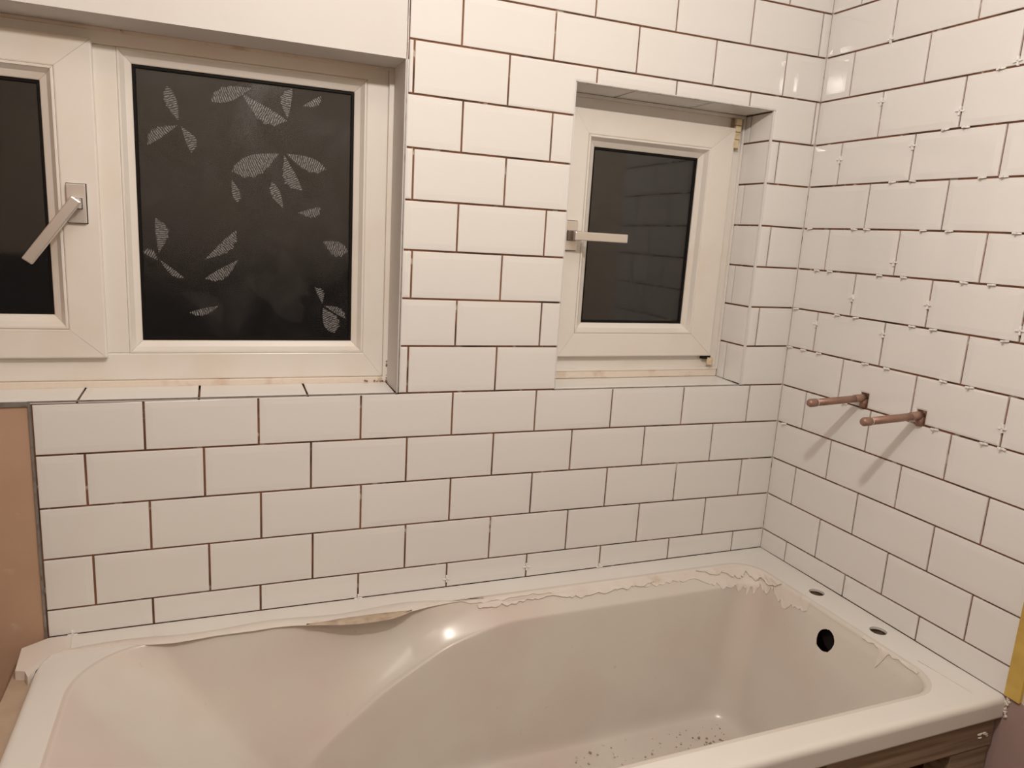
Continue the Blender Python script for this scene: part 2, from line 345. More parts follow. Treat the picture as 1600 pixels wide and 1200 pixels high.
SPV = [(-0.288, 0.842), (-0.188, 0.753), (-0.389, 0.759), (-0.0877, 0.678), (-0.2887, 0.683), (-0.589, 0.733), (-0.187, 1.191), (-0.386, 1.147), (-0.288, 1.088), (-0.089, 1.073), (-0.488, 1.222), (-0.187, 1.321), (-0.592, 0.545)]
for u, k in SPH: spacer(u, zl(LR, k, u), True, parent=wall_right)
for u, z in SPV: spacer(u, z, False, parent=wall_right)
for u, z in ((-.9076, .0645), (-.7073, .0704), (-1.1105, .0443), (-.5065, .0461), (-1.66, .0435)): spacer(u, z, False, 'b', wall_back)

# ------------------------------------------------------------------ windows
def rect(x0, x1, z0, z1, g=0): return (x0 + g, x1 - g, z0 + g, z1 - g)
def bars(name, rings, m_, parent, closed=True):
    """four mitred bars from rings [(rect, y), ...] running round the profile"""
    def cor(r, y): return [Vector((r[0], y, r[2])), Vector((r[1], y, r[2])), Vector((r[1], y, r[3])), Vector((r[0], y, r[3]))]
    C = [cor(r, y) for r, y in rings]; out = []
    for s in range(4):
        e = (C[0][(s + 1) % 4] - C[0][s]).normalized() * .00025
        bm = bmesh.new(); V = []
        for c in C: V.append((bm.verts.new(c[s] + e), bm.verts.new(c[(s + 1) % 4] - e)))
        n = len(V)
        for i in range(n if closed else n - 1):
            a, b_ = V[i], V[(i + 1) % n]; bm.faces.new((a[0], a[1], b_[1], b_[0]))
        if closed: bm.faces.new([v[0] for v in V]); bm.faces.new([v[1] for v in V][::-1])
        bmesh.ops.recalc_face_normals(bm, faces=bm.faces)
        cc = sum((C[i][s] + C[i][(s + 1) % 4] for i in range(n)), Vector()) / (2 * n)
        out.append(new_obj(name, bm, m_, parent, origin=cc))
    return out
def bar_frame(name, R0, R1, yf, yb, m_, parent, c=.0025):
    g = lambda r, d: (r[0] + d, r[1] - d, r[2] + d, r[3] - d)
    return bars(name, [(R0, yb), (R0, yf + c), (g(R0, c * .35), yf + c * .3), (g(R0, c), yf), (g(R1, -c), yf), (g(R1, -c * .3), yf + c * .3), (R1, yf + c), (R1, yb)], m_, parent)
def beads(R0, R1, yf, yg, m_, parent):
    g = lambda r, d: (r[0] + d, r[1] - d, r[2] + d, r[3] - d)
    mid = tuple((a + b_) / 2 for a, b_ in zip(R0, R1))
    return bars('glazing_bead', [(R0, yg + .01), (R0, yf - .0005), (g(R0, .001), yf - .0012), (g(R0, .0042), yf - .0012), (g(R0, .0055), yf + .0012), (mid, (yf + yg) / 2 + .0015), (g(R1, -.0015), yg - .0015), (R1, yg), (R1, yg + .01)], m_, parent)
def glazing(R1, yg, m_, parent):
    g = lambda r, d: (r[0] + d, r[1] - d, r[2] + d, r[3] - d)
    bars('gasket', [(g(R1, -.002), yg + .003), (g(R1, .0050), yg + .003), (g(R1, .0062), yg + .0045), (g(R1, .0062), yg + .007), (g(R1, -.002), yg + .007)], M_GASKET, parent)
    r = g(R1, -.004)
    p = boxo('glass_pane', r[0], r[1], yg + .0065, yg + .0105, r[2], r[3], m_, parent)
    return p
def handle(parent, cx, cz, yface, w_, h_, ang, L_, wide, ylev, mneck, neck=(.022, .022), side=0):
    t = empty('handle', (cx, yface, cz)); t.parent = parent; t['label'] = 'satin metal lever handle'
    bm = bmesh.new(); box(bm, -w_ / 2, w_ / 2, -.009, 0, -h_ / 2, h_ / 2, .0012); new_obj('rose', bm, M_ALU, t)
    bm = bmesh.new(); box(bm, -w_ / 2 - .0012, w_ / 2 + .0012, -.0012, .0004, -h_ / 2 - .0012, h_ / 2 + .0012); new_obj('backing_plate', bm, M_GASKET, t)
    bm = bmesh.new(); box(bm, -neck[0] / 2, neck[0] / 2, ylev - yface + .003, -.009, -neck[1] / 2, neck[1] / 2, .001); o = new_obj('neck', bm, mneck, t)
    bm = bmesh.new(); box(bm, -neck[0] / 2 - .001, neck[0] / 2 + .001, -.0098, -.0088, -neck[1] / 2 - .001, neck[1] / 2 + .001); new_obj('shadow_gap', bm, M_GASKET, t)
    bm = bmesh.new(); vs0 = len(bm.verts)
    box(bm, -wide / 2, L_, ylev - yface - .006, ylev - yface + .006, -wide / 2, wide / 2, .0022)
    bmesh.ops.rotate(bm, verts=bm.verts, cent=(0, 0, 0), matrix=Matrix.Rotation(-ang, 3, 'Y'))
    new_obj('lever', bm, M_ALU, t)
    return t
# large window: opening light on the left, fixed light of leaf-patterned glass on the right
w1 = tag(empty('window_1', (-1.63, .12, .51)), 'large two-light white upvc window, leaf-patterned glass in its right light', kind='structure')
OF = (OW + .010, -1.046, .5227, 1.1725)
IN = (OW + .065, -1.0915, .5778, 1.1455)
bar_frame('frame_bar', OF, IN, .107, .165, M_UPVC, w1)
bm = bmesh.new(); box(bm, -1.622, -1.550, .107, .165, .5778, 1.1455, .002); new_obj('mullion', bm, M_UPVC, w1)
FX0 = (-1.550, -1.0915, .5778, 1.1455); FX1 = (-1.5275, -1.1140, .6006, 1.1227)
beads(FX0, FX1, .1075, .125, M_UPVC, w1); pane1 = glazing(FX1, .125, M_GLASS, w1)
SO = (OW + .045, -1.588, .5705, 1.1515); SI = (OW + .107, -1.650, .6270, 1.0967); SG = (OW + .131, -1.6745, .6520, 1.0728)
bar_frame('sash_bar', SO, SI, .092, .1075, M_UPVC, w1, c=.003)
beads(SI, SG, .0925, .110, M_UPVC, w1); glazing(SG, .110, M_GLASSP, w1)
handle(w1, -1.624, .861, .092, .031, .070, math.radians(-126), .132, .019, .052, M_ALU, neck=(.018, .018))
bm = bmesh.new()
box(bm, -1.0465, -1.0362, .100, .16, .5115, 1.175, .001); new_obj('cover_strip', bm, M_UPVC, w1)
bm = bmesh.new()
box(bm, OW, -1.0365, .1015, .15, .5100, .5227, .0015)
new_obj('sealant_bead', bm, M_SEAL, w1)
bm = bmesh.new(); box(bm, OW, -1.0365, .1035, .15, 1.1690, 1.175, .001); new_obj('sealant_bead', bm, M_SEAL, w1)
bm = bmesh.new(); random.seed(21)
for k in range(26):
    t_ = random.random() ** 2; s_ = random.uniform(.0010, .0028)
    p = (-1.0385 - t_ * .05, .1005, .5125 + random.uniform(0, .003)) if k % 2 else (-1.0385, .0995, .5125 + t_ * .06)
    bmesh.ops.create_icosphere(bm, subdivisions=1, radius=1, matrix=Matrix.Translation(p) @ Matrix.Diagonal((s_, s_ * .4, s_ * .9, 1)))
mo = new_obj('mould_spots', bm, mat('brown_mould', (.26, .15, .09), .9), w1); mo['kind'] = 'stuff'
# leaf relief on the fixed pane
LEAVES = [((-1.45, 1.03), (-1.468, 1.091), .30), ((-1.452, 1.021), (-1.505, 0.98), .38), ((-1.446, 1.021), (-1.429, 0.973), .50), ((-1.316, 1.106), (-1.391, 1.073), .30), ((-1.334, 1.093), (-1.249, 1.052), .42), ((-1.247, 1.055), (-1.238, 1.114), .45),
          ((-1.264, 0.986), (-1.355, 0.944), .36), ((-1.25, 0.987), (-1.17, 0.963), .30), ((-1.254, 0.984), (-1.218, 0.917), .45), ((-1.256, 0.877), (-1.278, 0.928), .30), ((-1.493, 0.775), (-1.497, 0.842), .45), ((-1.495, 0.761), (-1.522, 0.776), .6),
          ((-1.493, 0.763), (-1.448, 0.727), .25), ((-1.409, 0.766), (-1.349, 0.827), .34), ((-1.345, 0.768), (-1.409, 0.728), .36), ((-1.227, 0.87), (-1.18, 0.885), .5), ((-1.175, 0.814), (-1.123, 0.795), .5), ((-1.175, 0.681), (-1.191, 0.715), .5),
          ((-1.172, 0.677), (-1.126, 0.649), .35), ((-1.174, 0.672), (-1.15, 0.617), .5), ((-1.355, 0.927), (-1.345, 0.883), .3), ((-1.382, 0.673), (-1.44, 0.658), .3), ((-1.218, 1.083), (-1.181, 1.107), .4)]
FAINT = [((-1.40, .965), (-1.36, .90), .6), ((-1.30, .83), (-1.24, .79), .5), ((-1.26, .80), (-1.20, .70), .6), ((-1.33, .74), (-1.27, .69), .6), ((-1.46, .90), (-1.52, .86), .5), ((-1.20, .85), (-1.135, .90), .5), ((-1.15, .98), (-1.13, 1.06), .5),
         ((-1.17, .88), (-1.15, .81), .5), ((-1.46, .70), (-1.38, .64), .5), ((-1.22, 1.02), (-1.14, 1.04), .5), ((-1.36, .99), (-1.30, 1.05), .45), ((-1.30, .72), (-1.22, .64), .45)]
for (bx_, bz), (tx, tz), wd in LEAVES + FAINT:
    d = Vector((tx - bx_, tz - bz)); L_ = d.length; bm = bmesh.new()
    side = random.choice((-1, 1)); n = 11; up = []; dn = []
    full_leaf = random.random() < .3
    for i in range(n + 1):
        t = i / n; h = wd * L_ * (math.sin(math.pi * min(1, t ** 1.35)) ** .75) * .62
        jag = 1 + (.12 if i % 2 else -.10)
        up.append(bm.verts.new((t * L_ + (.0015 if i % 2 else 0), 0, side * max(h * jag, 0) * 1.1)))
        dn.append(bm.verts.new((t * L_, 0, -side * max(h * (.7 if full_leaf else .12), 0))))
    for i in range(n): bm.faces.new((up[i], up[i + 1], dn[i + 1], dn[i]))
    bmesh.ops.remove_doubles(bm, verts=bm.verts, dist=1e-5)
    o = new_obj('leaf', bm, M_LEAF2 if ((bx_, bz), (tx, tz), wd) in FAINT else M_LEAF, w1)
    o.rotation_euler = (0, -math.atan2(d.y, d.x), 0); o.location = Vector((bx_, .1309, bz)) - Vector(w1.location)
# small window
w2 = tag(empty('window_2', (-.4, .12, .51)), 'small white upvc casement with plain dark pane, set in a tiled reveal', kind='structure')
bar_frame('frame_bar', (-.655, -.1395, .5300, 1.1780), (-.606, -.195, .585, 1.128), .105, .165, M_UPVC, w2)
bars('frame_lip', [((-.655, -.1390, .5300, 1.1780), .106), ((-.655, -.1390, .5300, 1.1780), .0985), ((-.648, -.1455, .5365, 1.1705), .0985), ((-.648, -.1455, .5365, 1.1705), .106)], M_UPVC, w2)
bar_frame('sash_bar', (-.626, -.1745, .5680, 1.1455), (-.582, -.2435, .6272, 1.0897), .087, .1055, M_UPVC, w2, c=.003)
SG2 = (-.556, -.2625, .6497, 1.0665)
beads((-.582, -.2435, .6272, 1.0897), SG2, .0875, .110, M_UPVC, w2); glazing(SG2, .110, M_GLASSP, w2)
handle(w2, -.6135, .858, .087, .031, .068, 0, .128, .020, .043, M_ALUD, neck=(.021, .022))
bm = bmesh.new(); box(bm, -.664, -.1395, .1, .15, .5112, .5302, .002); new_obj('sealant_bead', bm, M_SEAL, w2)
t = empty('hinge', (-.170, .090, 1.1325)); t.parent = w2; t.location = Vector((-.168, .092, 1.1325)) - Vector(w2.location); t['label'] = 'yellowed plastic corner hinge'
for i, (z0, z1, dx) in enumerate(((.020, .035, 0), (.004, .019, 0), (-.014, .003, -.001), (-.035, -.015, -.003))):
    bm = bmesh.new(); box(bm, -.0085 + dx, .0085 + dx, -.006, .010, z0, z1, .002); new_obj('knuckle', bm, M_HINGE, t)
bm = bmesh.new(); box(bm, -.0105, .0105, .002, .011, -.037, .037); new_obj('backing_plate', bm, M_ALUD, t)
t = empty('hinge'); t.parent = w2; t.location = Vector((-.172, .092, .553)) - Vector(w2.location); t['label'] = 'yellowed plastic bottom pivot'
bm = bmesh.new(); tube(bm, [(0, 0, -.008), (0, 0, .010)], .0085, 14); new_obj('knuckle', bm, M_HINGE, t, smooth=False)
bm = bmesh.new(); box(bm, -.024, .002, .000, .012, .006, .015, .001); new_obj('bracket', bm, M_GASKET, t)
for o in w1.children:
    pass
for wnd in (w1, w2):                                    # parts built in world coordinates: move under the window's own origin
    for c in wnd.children:
        if c.type == 'MESH' and c.location.length == 0 and c.name.split('.')[0] != 'leaf':
            c.location = -Vector(wnd.location)
        if c.type == 'EMPTY' and c.name.startswith('handle'):
            c.location = Vector(c.location) - Vector(wnd.location)

# ------------------------------------------------------------------ bathtub
ZR = .0428
YM = -.3545
bath = tag(empty('bathtub', (-.85, YM, FLOOR)), 'white acrylic bathtub without taps, dusty inside with dried sealant round its rim', 'bathtub')
def bl(me_o):                                            # parts are drawn in world coordinates
    me_o.location = -world_loc(me_o.parent); return me_o
def interp(x, X, Y):
    if x <= X[0]: return Y[0]
    for i in range(len(X) - 1):
        if x <= X[i + 1]:
            t = (x - X[i]) / (X[i + 1] - X[i]); return Y[i] * (1 - t) + Y[i + 1] * t
    return Y[-1]
TX = [-1.50, -1.3, -1.1, -.95, -.80, -.4, -.165]
GX = [-1.27, -1.20, -1.07, -.94, -.80, -.4, -.165]
GY = [-.185, -.165, -.147, -.132, -.119, -.113, -.113]
GZ = [-.265, -.19, -.095, -.028, .003, .002, .006]
FX = [-1.22, -1.14, -1.03, -.92, -.80, -.42, -.28]
ZF = -.315
def stations(front):
    half = []
    for i in range(24):
        t = i / 24
        half.append(((-1.633, YM + t * (-.21 - YM)), (-1.43, YM + t * (-.26 - YM), -.150), (-1.27, YM + t * (-.28 - YM))))
    for i in range(52):
        a = math.pi / 2 * i / 52; c_, s_ = math.cos(a), math.sin(a)
        half.append(((-1.50 - .133 * c_, -.21 + .139 * s_), (-1.27 - .16 * c_, -.26 + .075 * s_, -.150 - .115 * (1 - c_)), (-1.22 - .05 * c_, -.28 + .10 * s_)))
    for i in range(260):
        x = -1.50 + (1.335) * i / 260
        fr_ = max(0, min(1, (x + 1.0) / .25)) if front else 0
        half.append(((x, -.071), (interp(x, TX, GX), interp(x, TX, GY) * (1 - fr_) + -.083 * fr_, interp(x, TX, GZ) * (1 - fr_) + .016 * fr_), (interp(x, TX, FX), -.18 + .012 * min(1, i / 78))))
    for i in range(44):
        a = math.pi / 2 * i / 44; c_, s_ = math.cos(a), math.sin(a)
        half.append(((-.165 + .072 * s_, -.143 + .072 * c_), ((-.165 + .060 * s_, -.143 + .060 * c_, .016) if front else (-.165 + .060 * s_, -.163 + .05 * c_, .006 + .010 * s_)), (-.28 + .07 * s_, -.238 + .07 * c_)))
    for i in range(61):
        t = i / 60
        half.append(((-.093, -.143 + t * (YM + .143)), (-.105, (-.143 if front else -.163) + t * (YM + (.143 if front else .163)), .016), (-.21, -.238 + t * (YM + .238))))
    return half
def chaikin(P, n):
    for _ in range(n):
        Q = [P[0]]
        for a, b_ in zip(P, P[1:]): Q += [a * .75 + b_ * .25, a * .25 + b_ * .75]
        Q.append(P[-1]); P = Q
    return P
# smooth the station tables a little along the rim
def smooth(seq, n=5):
    for _ in range(n):
        seq = [seq[0]] + [(seq[i - 1] + seq[i] * 2 + seq[i + 1]) / 4 for i in range(1, len(seq) - 1)] + [seq[-1]]
    return seq
def profiles(half):
  Rs = [Vector((*s[0], ZR)) for s in half]; Gs = smooth([Vector(s[1]) for s in half], 50); Fs = smooth([Vector((*s[2], ZF)) for s in half], 60)
  prof = []
  for R, G_, F in zip(Rs, Gs, Fs):
      d = Vector((G_.x - R.x, G_.y - R.y, 0)).normalized()
      C = Vector((min(max(F.x, -1.05), -.42), YM, ZF - .008))
      ledge = G_ - R
      A1 = R + d * .003 - Vector((0, 0, .0045))
      P = [R - d * .010, R - d * .002, A1, R + ledge * .35, R + ledge * .88, G_ - ledge * .03, G_ + (F - G_) * .012, G_ + (F - G_) * .09, G_ + (F - G_) * .80, F + Vector((0, 0, .004)), F * .85 + C * .15, F * .5 + C * .5, C * .98 + F * .02]
      # deepen scoop between rim and ridge where the ridge is low
      dip = max(0, min(1, (-.02 - G_.z) / .2)) * .02
      wgt = max(0, min(1, (-.0 - G_.z) / .06)) * max(0, min(1, (R.x + 1.54) / .50)) * (1 if R.y > -.09 else max(0, 1 - (-.09 - R.y) / .04))
      P[3] = P[3].lerp(Vector((R.x + ledge.x * .22, R.y + ledge.y * .20, R.z + ledge.z * .60)), wgt)
      P[4] = P[4].lerp(Vector((R.x + ledge.x * .80, R.y + ledge.y * .74, R.z + ledge.z * .985)), wgt)
      prof.append(chaikin(P, 3))

  return prof
prof = profiles(stations(False)); proff = profiles(stations(True))
NR = len(prof[0]); NH = len(prof)
full = prof + [[Vector((p.x, 2 * YM - p.y, p.z)) for p in q] for q in proff[-2:0:-1]]
NS = len(full)
bm = bmesh.new()
V = [[bm.verts.new(p) for p in q] for q in full]
for i in range(NS):
    a, b_ = V[i], V[(i + 1) % NS]
    for j in range(NR - 1): bm.faces.new((a[j], b_[j], b_[j + 1], a[j + 1]))
bm.faces.new([q[-1] for q in V])
bmesh.ops.recalc_face_normals(bm, faces=bm.faces)
bm.normal_update()
# overflow hole in the tap-end wall
OC = Vector((-.104, -.366, -.012)); OR_ = .0245
def orad(p): return math.hypot(p.y - OC.y, p.z - OC.z)
dead = [f for f in bm.faces if f.calc_center_median().x > -.16 and orad(f.calc_center_median()) < OR_ * .97]
bmesh.ops.delete(bm, geom=dead, context='FACES')
for v in bm.verts:
    if v.is_boundary and v.co.x > -.16 and v.co.z < .03 and orad(v.co) < OR_ * 1.6:
        k = OR_ * random.uniform(.95, 1.03) / orad(v.co); v.co.y = OC.y + (v.co.y - OC.y) * k; v.co.z = OC.z + (v.co.z - OC.z) * k
for v in [v for v in bm.verts if not v.link_faces]: bm.verts.remove(v)
if sum(f.normal.z for f in bm.faces) < 0: bmesh.ops.reverse_faces(bm, faces=bm.faces)
bl(new_obj('basin', bm, M_BASIN, bath, smooth=True))
bm = bmesh.new(); tube(bm, [(-.088, OC.y, OC.z), (-.066, OC.y, OC.z), (-.064, OC.y, OC.z)], [.036, .036, .02], 24); bl(new_obj('overflow_hole', bm, M_DARK, bath))  # black cup, its colour paints in the darkness behind the hole
# rim: flat top with the two tap holes, rolled outer edge
def rr(x0, x1, y0, y1, r0, n=8):
    out = []
    for sx, sy, a0, r in ((1, 1, 0, .002), (0, 1, 90, .004), (0, 0, 180, r0), (1, 0, 270, .003)):
        cx = x1 - r if sx else x0 + r; cy = y1 - r if sy else y0 + r
        for i in range(n + 1):
            a = math.radians(a0 + 90 * i / n); out.append((cx + r * math.cos(a), cy + r * math.sin(a)))
        if a0 == 90: out.append((x0, y1 - .024))
        if a0 == 270: out.append((x1, y0 + .024))
    return out
bm = bmesh.new()
X0, X1, YA, YB = -1.7025, .0004, -.701, .0004
rings = []
for ins, z in ((.014, ZR), (.0085, ZR - .0003), (.0045, ZR - .0018), (.0015, ZR - .0050), (0, ZR - .010), (0, ZR - .0125), (0, .0045), (0, .0015), (.003, .0008), (.006, .004)):
    wi = 0 if z > .03 else ins           # the two edges against the tiles stay flat
    zz = z
    rings.append([bm.verts.new((x, y, ZR - .0001 * len(rings) if (z > .02 and ((x > -.004 and y > YA + .02) or y > -.006)) else zz)) for x, y in rr(X0 + ins, X1, YA + ins, YB, max(.012, .026 - ins) if ins else .026)])
for a, b_ in zip(rings, rings[1:]):
    for i in range(len(a)): bm.faces.new((a[i - 1], b_[i - 1], b_[i], a[i]))
lip_faces = list(bm.faces)
inner = [bm.verts.new((q[0].x, q[0].y, ZR)) for q in full]
es = []
def loop(vs):
    for i in range(len(vs)): es.append(bm.edges.get((vs[i - 1], vs[i])) or bm.edges.new((vs[i - 1], vs[i])))
loop(rings[0]); loop(inner)
HO = [(-.0445, -.257), (-.0440, -.4395)]
for hx, hy in HO:
    c1 = [bm.verts.new((hx + .0178 * math.cos(t), hy + .0178 * math.sin(t), ZR)) for t in [2 * math.pi * k / 28 for k in range(28)]]
    c2 = [bm.verts.new((v.co.x, v.co.y, ZR - .006)) for v in c1]
    loop(c1)
    for i in range(28): bm.faces.new((c1[i - 1], c1[i], c2[i], c2[i - 1]))
tf = bmesh.ops.triangle_fill(bm, use_beauty=True, use_dissolve=False, edges=es)
bmesh.ops.recalc_face_normals(bm, faces=bm.faces)
for f in bm.faces: f.smooth = False
for f in lip_faces: f.smooth = True
bl(new_obj('rim', bm, M_BATH, bath))
for hx, hy in HO:
    bm = bmesh.new(); tube(bm, [(hx, hy, -.03), (hx, hy, ZR - .0065)], [.030, .022], 24, cap=False); bmesh.ops.contextual_create(bm, geom=[e for e in bm.edges if e.is_boundary and e.verts[0].co.z < 0])
    bl(new_obj('tap_hole', bm, M_WOOD, bath))
# dried sealant film hanging over the ledge and the tap-end wall, with a ragged torn edge
J0 = next(j for j in range(NR) if full[200][j].z < ZR - .0006)
def cum(q):
    c = [0]
    for a, b_ in zip(q[J0:], q[J0 + 1:]): c.append(c[-1] + (b_ - a).length)
    return c
def at(q, c, s_):
    for k in range(len(c) - 1):
        if s_ <= c[k + 1]:
            t = (s_ - c[k]) / max(c[k + 1] - c[k], 1e-9); return q[J0 + k].lerp(q[J0 + k + 1], t), (q[J0 + k + 1] - q[J0 + k]).normalized()
    return q[-1], (q[-1] - q[-2]).normalized()
def film(i0, i1, top_fn, bot_fn, off, name, m_, K=9):
    bm = bmesh.new(); cols = []
    for i in range(i0, i1 + 1):
        q = full[i % NS]; q2 = full[(i + 1) % NS]; c = cum(q); vs = []
        s0, s1 = top_fn(i), max(bot_fn(i), top_fn(i) + .0015)
        for k in range(K + 1):
            e = off * (1 + .35 * math.sin(i * .9 + k) * math.sin(i * .23 + k * 1.7))
            s_ = s0 + (s1 - s0) * min(1, k / (K - 1))
            if k == K: e = -.0004
            if k == K - 1: e = off * 1.9
            if k == 0: e = .0001
            p, tan = at(q, c, s_)
            side = (q2[J0 + 4] - q[J0 + 4]).normalized()
            nrm = side.cross(tan).normalized()
            if nrm.z < 0: nrm = -nrm
            vs.append(bm.verts.new(p + nrm * e))
        cols.append(vs)
    for a, b_ in zip(cols, cols[1:]):
        for k in range(len(a) - 1): bm.faces.new((a[k], b_[k], b_[k + 1], a[k + 1]))
    bmesh.ops.recalc_face_normals(bm, faces=bm.faces)
    if sum(f.normal.z for f in bm.faces) < 0: bmesh.ops.reverse_faces(bm, faces=bm.faces)
    o = bl(new_obj(name, bm, m_, bath, smooth=True))
    for p in o.data.polygons: p.use_smooth = (p.index % K) < K - 2
    return o
random.seed(11)
wob = [random.uniform(0, 1) for _ in range(900)]
def wv_(x):
    a = int(x); t = x - a; t = t * t * (3 - 2 * t); return wob[a % 900] * (1 - t) + wob[(a + 1) % 900] * t
NB = 24 + 52                                           # first station of the straight back side
def ragged(i): return .5 * wv_(i / 9.0) + .3 * abs(2 * wv_(i / 4.1 + 50) - 1) + .2 * wv_(i / 1.7 + 90)
def env(i, pts):
    return interp(i, [p[0] for p in pts], [p[1] for p in pts])
EB = [(NB + 118, .004), (NB + 128, .018), (NB + 150, .010), (NB + 185, .022), (NB + 220, .026), (NB + 250, .040), (NB + 275, .065), (NB + 304, .060), (NB + 330, .040), (NB + 345, .024)]
o = film(NB + 118, NB + 345, lambda i: 0.0002, lambda i: env(i, EB) * (.35 + 1.25 * ragged(i)), .0011, 'sealant_film', M_FILM); o['label'] = 'ragged pinkish film of dried sealant'
o = film(NB + 240, NB + 318, lambda i: .004, lambda i: .006 + env(i, [(NB + 240, .0), (NB + 262, .045), (NB + 300, .040), (NB + 318, .0)]) * (.2 + 1.1 * ragged(i + 333)), .0030, 'sealant_film', M_FILM)
o = film(NB + 125, NB + 215, lambda i: .006 + .012 * wv_(i / 6), lambda i: .010 + .026 * ragged(i + 77), .0021, 'sealant_film', M_FILM)
# film and brown residue lying on the rim along the tiled wall
def rim_film(pts, y_in, z, name, m_, h=.0016, x_jit=0):
    bm = bmesh.new(); cols = []
    for x, y in pts:
        cols.append([bm.verts.new((x, y_in(x), z)), bm.verts.new((x, y_in(x) - .002, z + h)), bm.verts.new((x, y + .003, z + h * 1.2)), bm.verts.new((x, y, z + .0001))])
    for a, b_ in zip(cols, cols[1:]):
        for k in range(3): bm.faces.new((a[k], b_[k], b_[k + 1], a[k + 1]))
    bmesh.ops.recalc_face_normals(bm, faces=bm.faces)
    if sum(f.normal.z for f in bm.faces) < 0: bmesh.ops.reverse_faces(bm, faces=bm.faces)
    return bl(new_obj(name, bm, m_, bath, smooth=True))
E1 = [(-1.70, -.060), (-1.66, -.062), (-1.60, -.070), (-1.56, -.066), (-1.52, -.077), (-1.48, -.083), (-1.446, -.081), (-1.40, -.077), (-1.328, -.078), (-1.29, -.076), (-1.25, -.080), (-1.204, -.091), (-1.16, -.101), (-1.128, -.107), (-1.09, -.108), (-1.0565, -.105), (-1.03, -.096), (-1.015, -.088), (-.97, -.078), (-.9245, -.0735), (-.88, -.072), (-.84, -.071)]
rim_film(E1, lambda x: -.050 + .006 * math.sin(x * 23) - .018 * max(0, (x + .98) / .14), ZR, 'sealant_film', M_FILM)
E2 = [(-1.23, -.087), (-1.204, -.092), (-1.16, -.1035), (-1.128, -.1085), (-1.09, -.1095), (-1.0565, -.107), (-1.03, -.098), (-1.01, -.088)]
o = rim_film(E2, lambda x: max(-.079, -.0850 - 0 * x) if abs(x + 1.12) < .06 else -.0800 - .10 * (abs(x + 1.12) - .06), ZR + .0006, 'adhesive_residue', M_GRIME, .0025); o['label'] = 'brown streak of old adhesive'
# raised seam of caulk at the tap-end corner and lump at the head-end corner
bm = bmesh.new(); tube(bm, [(-.062, -.555, ZR), (-.058, -.60, ZR + .0005), (-.056, -.64, ZR + .0004), (-.055, -.672, ZR + .0002), (-.055, -.692, ZR - .006), (-.055, -.7025, ZR - .016)], [.0009, .0011, .0012, .0013, .0014, .0008], 8)
bl(new_obj('caulk_seam', bm, M_FILM, bath, smooth=True))
bm = bmesh.new()
P_ = [(-1.738, -.032), (-1.700, -.006), (-1.66, -.010), (-1.655, -.05), (-1.685, -.070), (-1.700, -.110), (-1.708, -.138), (-1.716, -.118), (-1.732, -.112)]
a = [bm.verts.new((x, y, .020 if x < -1.705 else ZR - .001)) for x, y in P_]; c = [bm.verts.new((x * .985 - 1.69 * .015, y * .96 - .06 * .04, ZR + .003 + random.uniform(-.001, .001))) for x, y in P_]
for i in range(len(a)): bm.faces.new((a[i - 1], a[i], c[i], c[i - 1]))
bm.faces.new(c); bmesh.ops.recalc_face_normals(bm, faces=bm.faces)
o = bl(new_obj('sealant_lump', bm, M_FILM, bath, smooth=False)); o['label'] = 'torn flap of pale sealant tape on the head-end corner'
id_ = NB + 260 + 44 + 60 + 42
o = film(id_ - 16, id_ + 26, lambda i: .0002, lambda i: .004 + .004 * wv_(i / 3) + (.040 * max(0, 1 - abs(i - id_) / 3.2)), .0013, 'sealant_film', M_FILM)
# crumbs on the floor of the bath
random.seed(5); bm = bmesh.new()
def surf_z(x, y):
    best = None
    for i in range(0, NS, 2):
        for p in full[i][26::4]:
            d = (p.x - x) ** 2 + (p.y - y) ** 2
            if best is None or d < best[0]: best = (d, p.z)
    return best[1]
for _ in range(620):
    if random.random() < .35: x, y = random.gauss(-.34, .06), random.gauss(-.31, .045)
    else: x, y = random.uniform(-1.0, -.25), random.uniform(-.50, -.20)
    if not (-1.15 < x < -.24 and -.53 < y < -.19): continue
    z = surf_z(x, y); s = random.choice((.0008, .0012, .0016, .0022, .003))
    M4 = Matrix.Translation((x, y, z + s * .5)) @ Matrix.Rotation(random.uniform(0, 6), 4, 'Z') @ Matrix.Diagonal((s * random.uniform(.8, 1.9), s, s * .7, 1))
    bmesh.ops.create_icosphere(bm, subdivisions=1, radius=1, matrix=M4)
o = bl(new_obj('plaster_crumbs', bm, M_CRUMB, bath)); o['kind'] = 'stuff'

# ------------------------------------------------------------------ timber support and end board
fr = tag(empty('support_frame', (-.25, -.67, FLOOR)), 'rough brown timber frame under the front edge of the bath', 'frame')
def part(name, x0, x1, y0, y1, z0, z1, m_, parent, bev=.0015, rot=0):
    bm = bmesh.new(); box(bm, x0, x1, y0, y1, z0, z1, bev)
    o = new_obj(name, bm, m_, parent); o.location = -world_loc(parent); return o
part('rail', -.430, -.0060, -.692, -.650, -.064, .0008, M_WOOD, fr)
o = part('rail', -1.66, -.445, -.690, -.650, -.080, -.012, M_WOOD, fr)
part('post', -.402, -.218, -.690, -.668, FLOOR, -.0645, M_WOOD, fr)
part('post', -.110, -.0060, -.689, -.640, FLOOR, -.069, M_WOOD, fr)
part('post', -1.66, -1.58, -.649, -.600, FLOOR, -.012, M_WOOD, fr)
part('post', -1.66, -1.58, -.10, -.04, FLOOR, -.012, M_WOOD, fr)
part('cross_rail', -1.66, -1.61, -.600, -.10, -.06, -.012, M_WOOD, fr)
bm = bmesh.new(); 
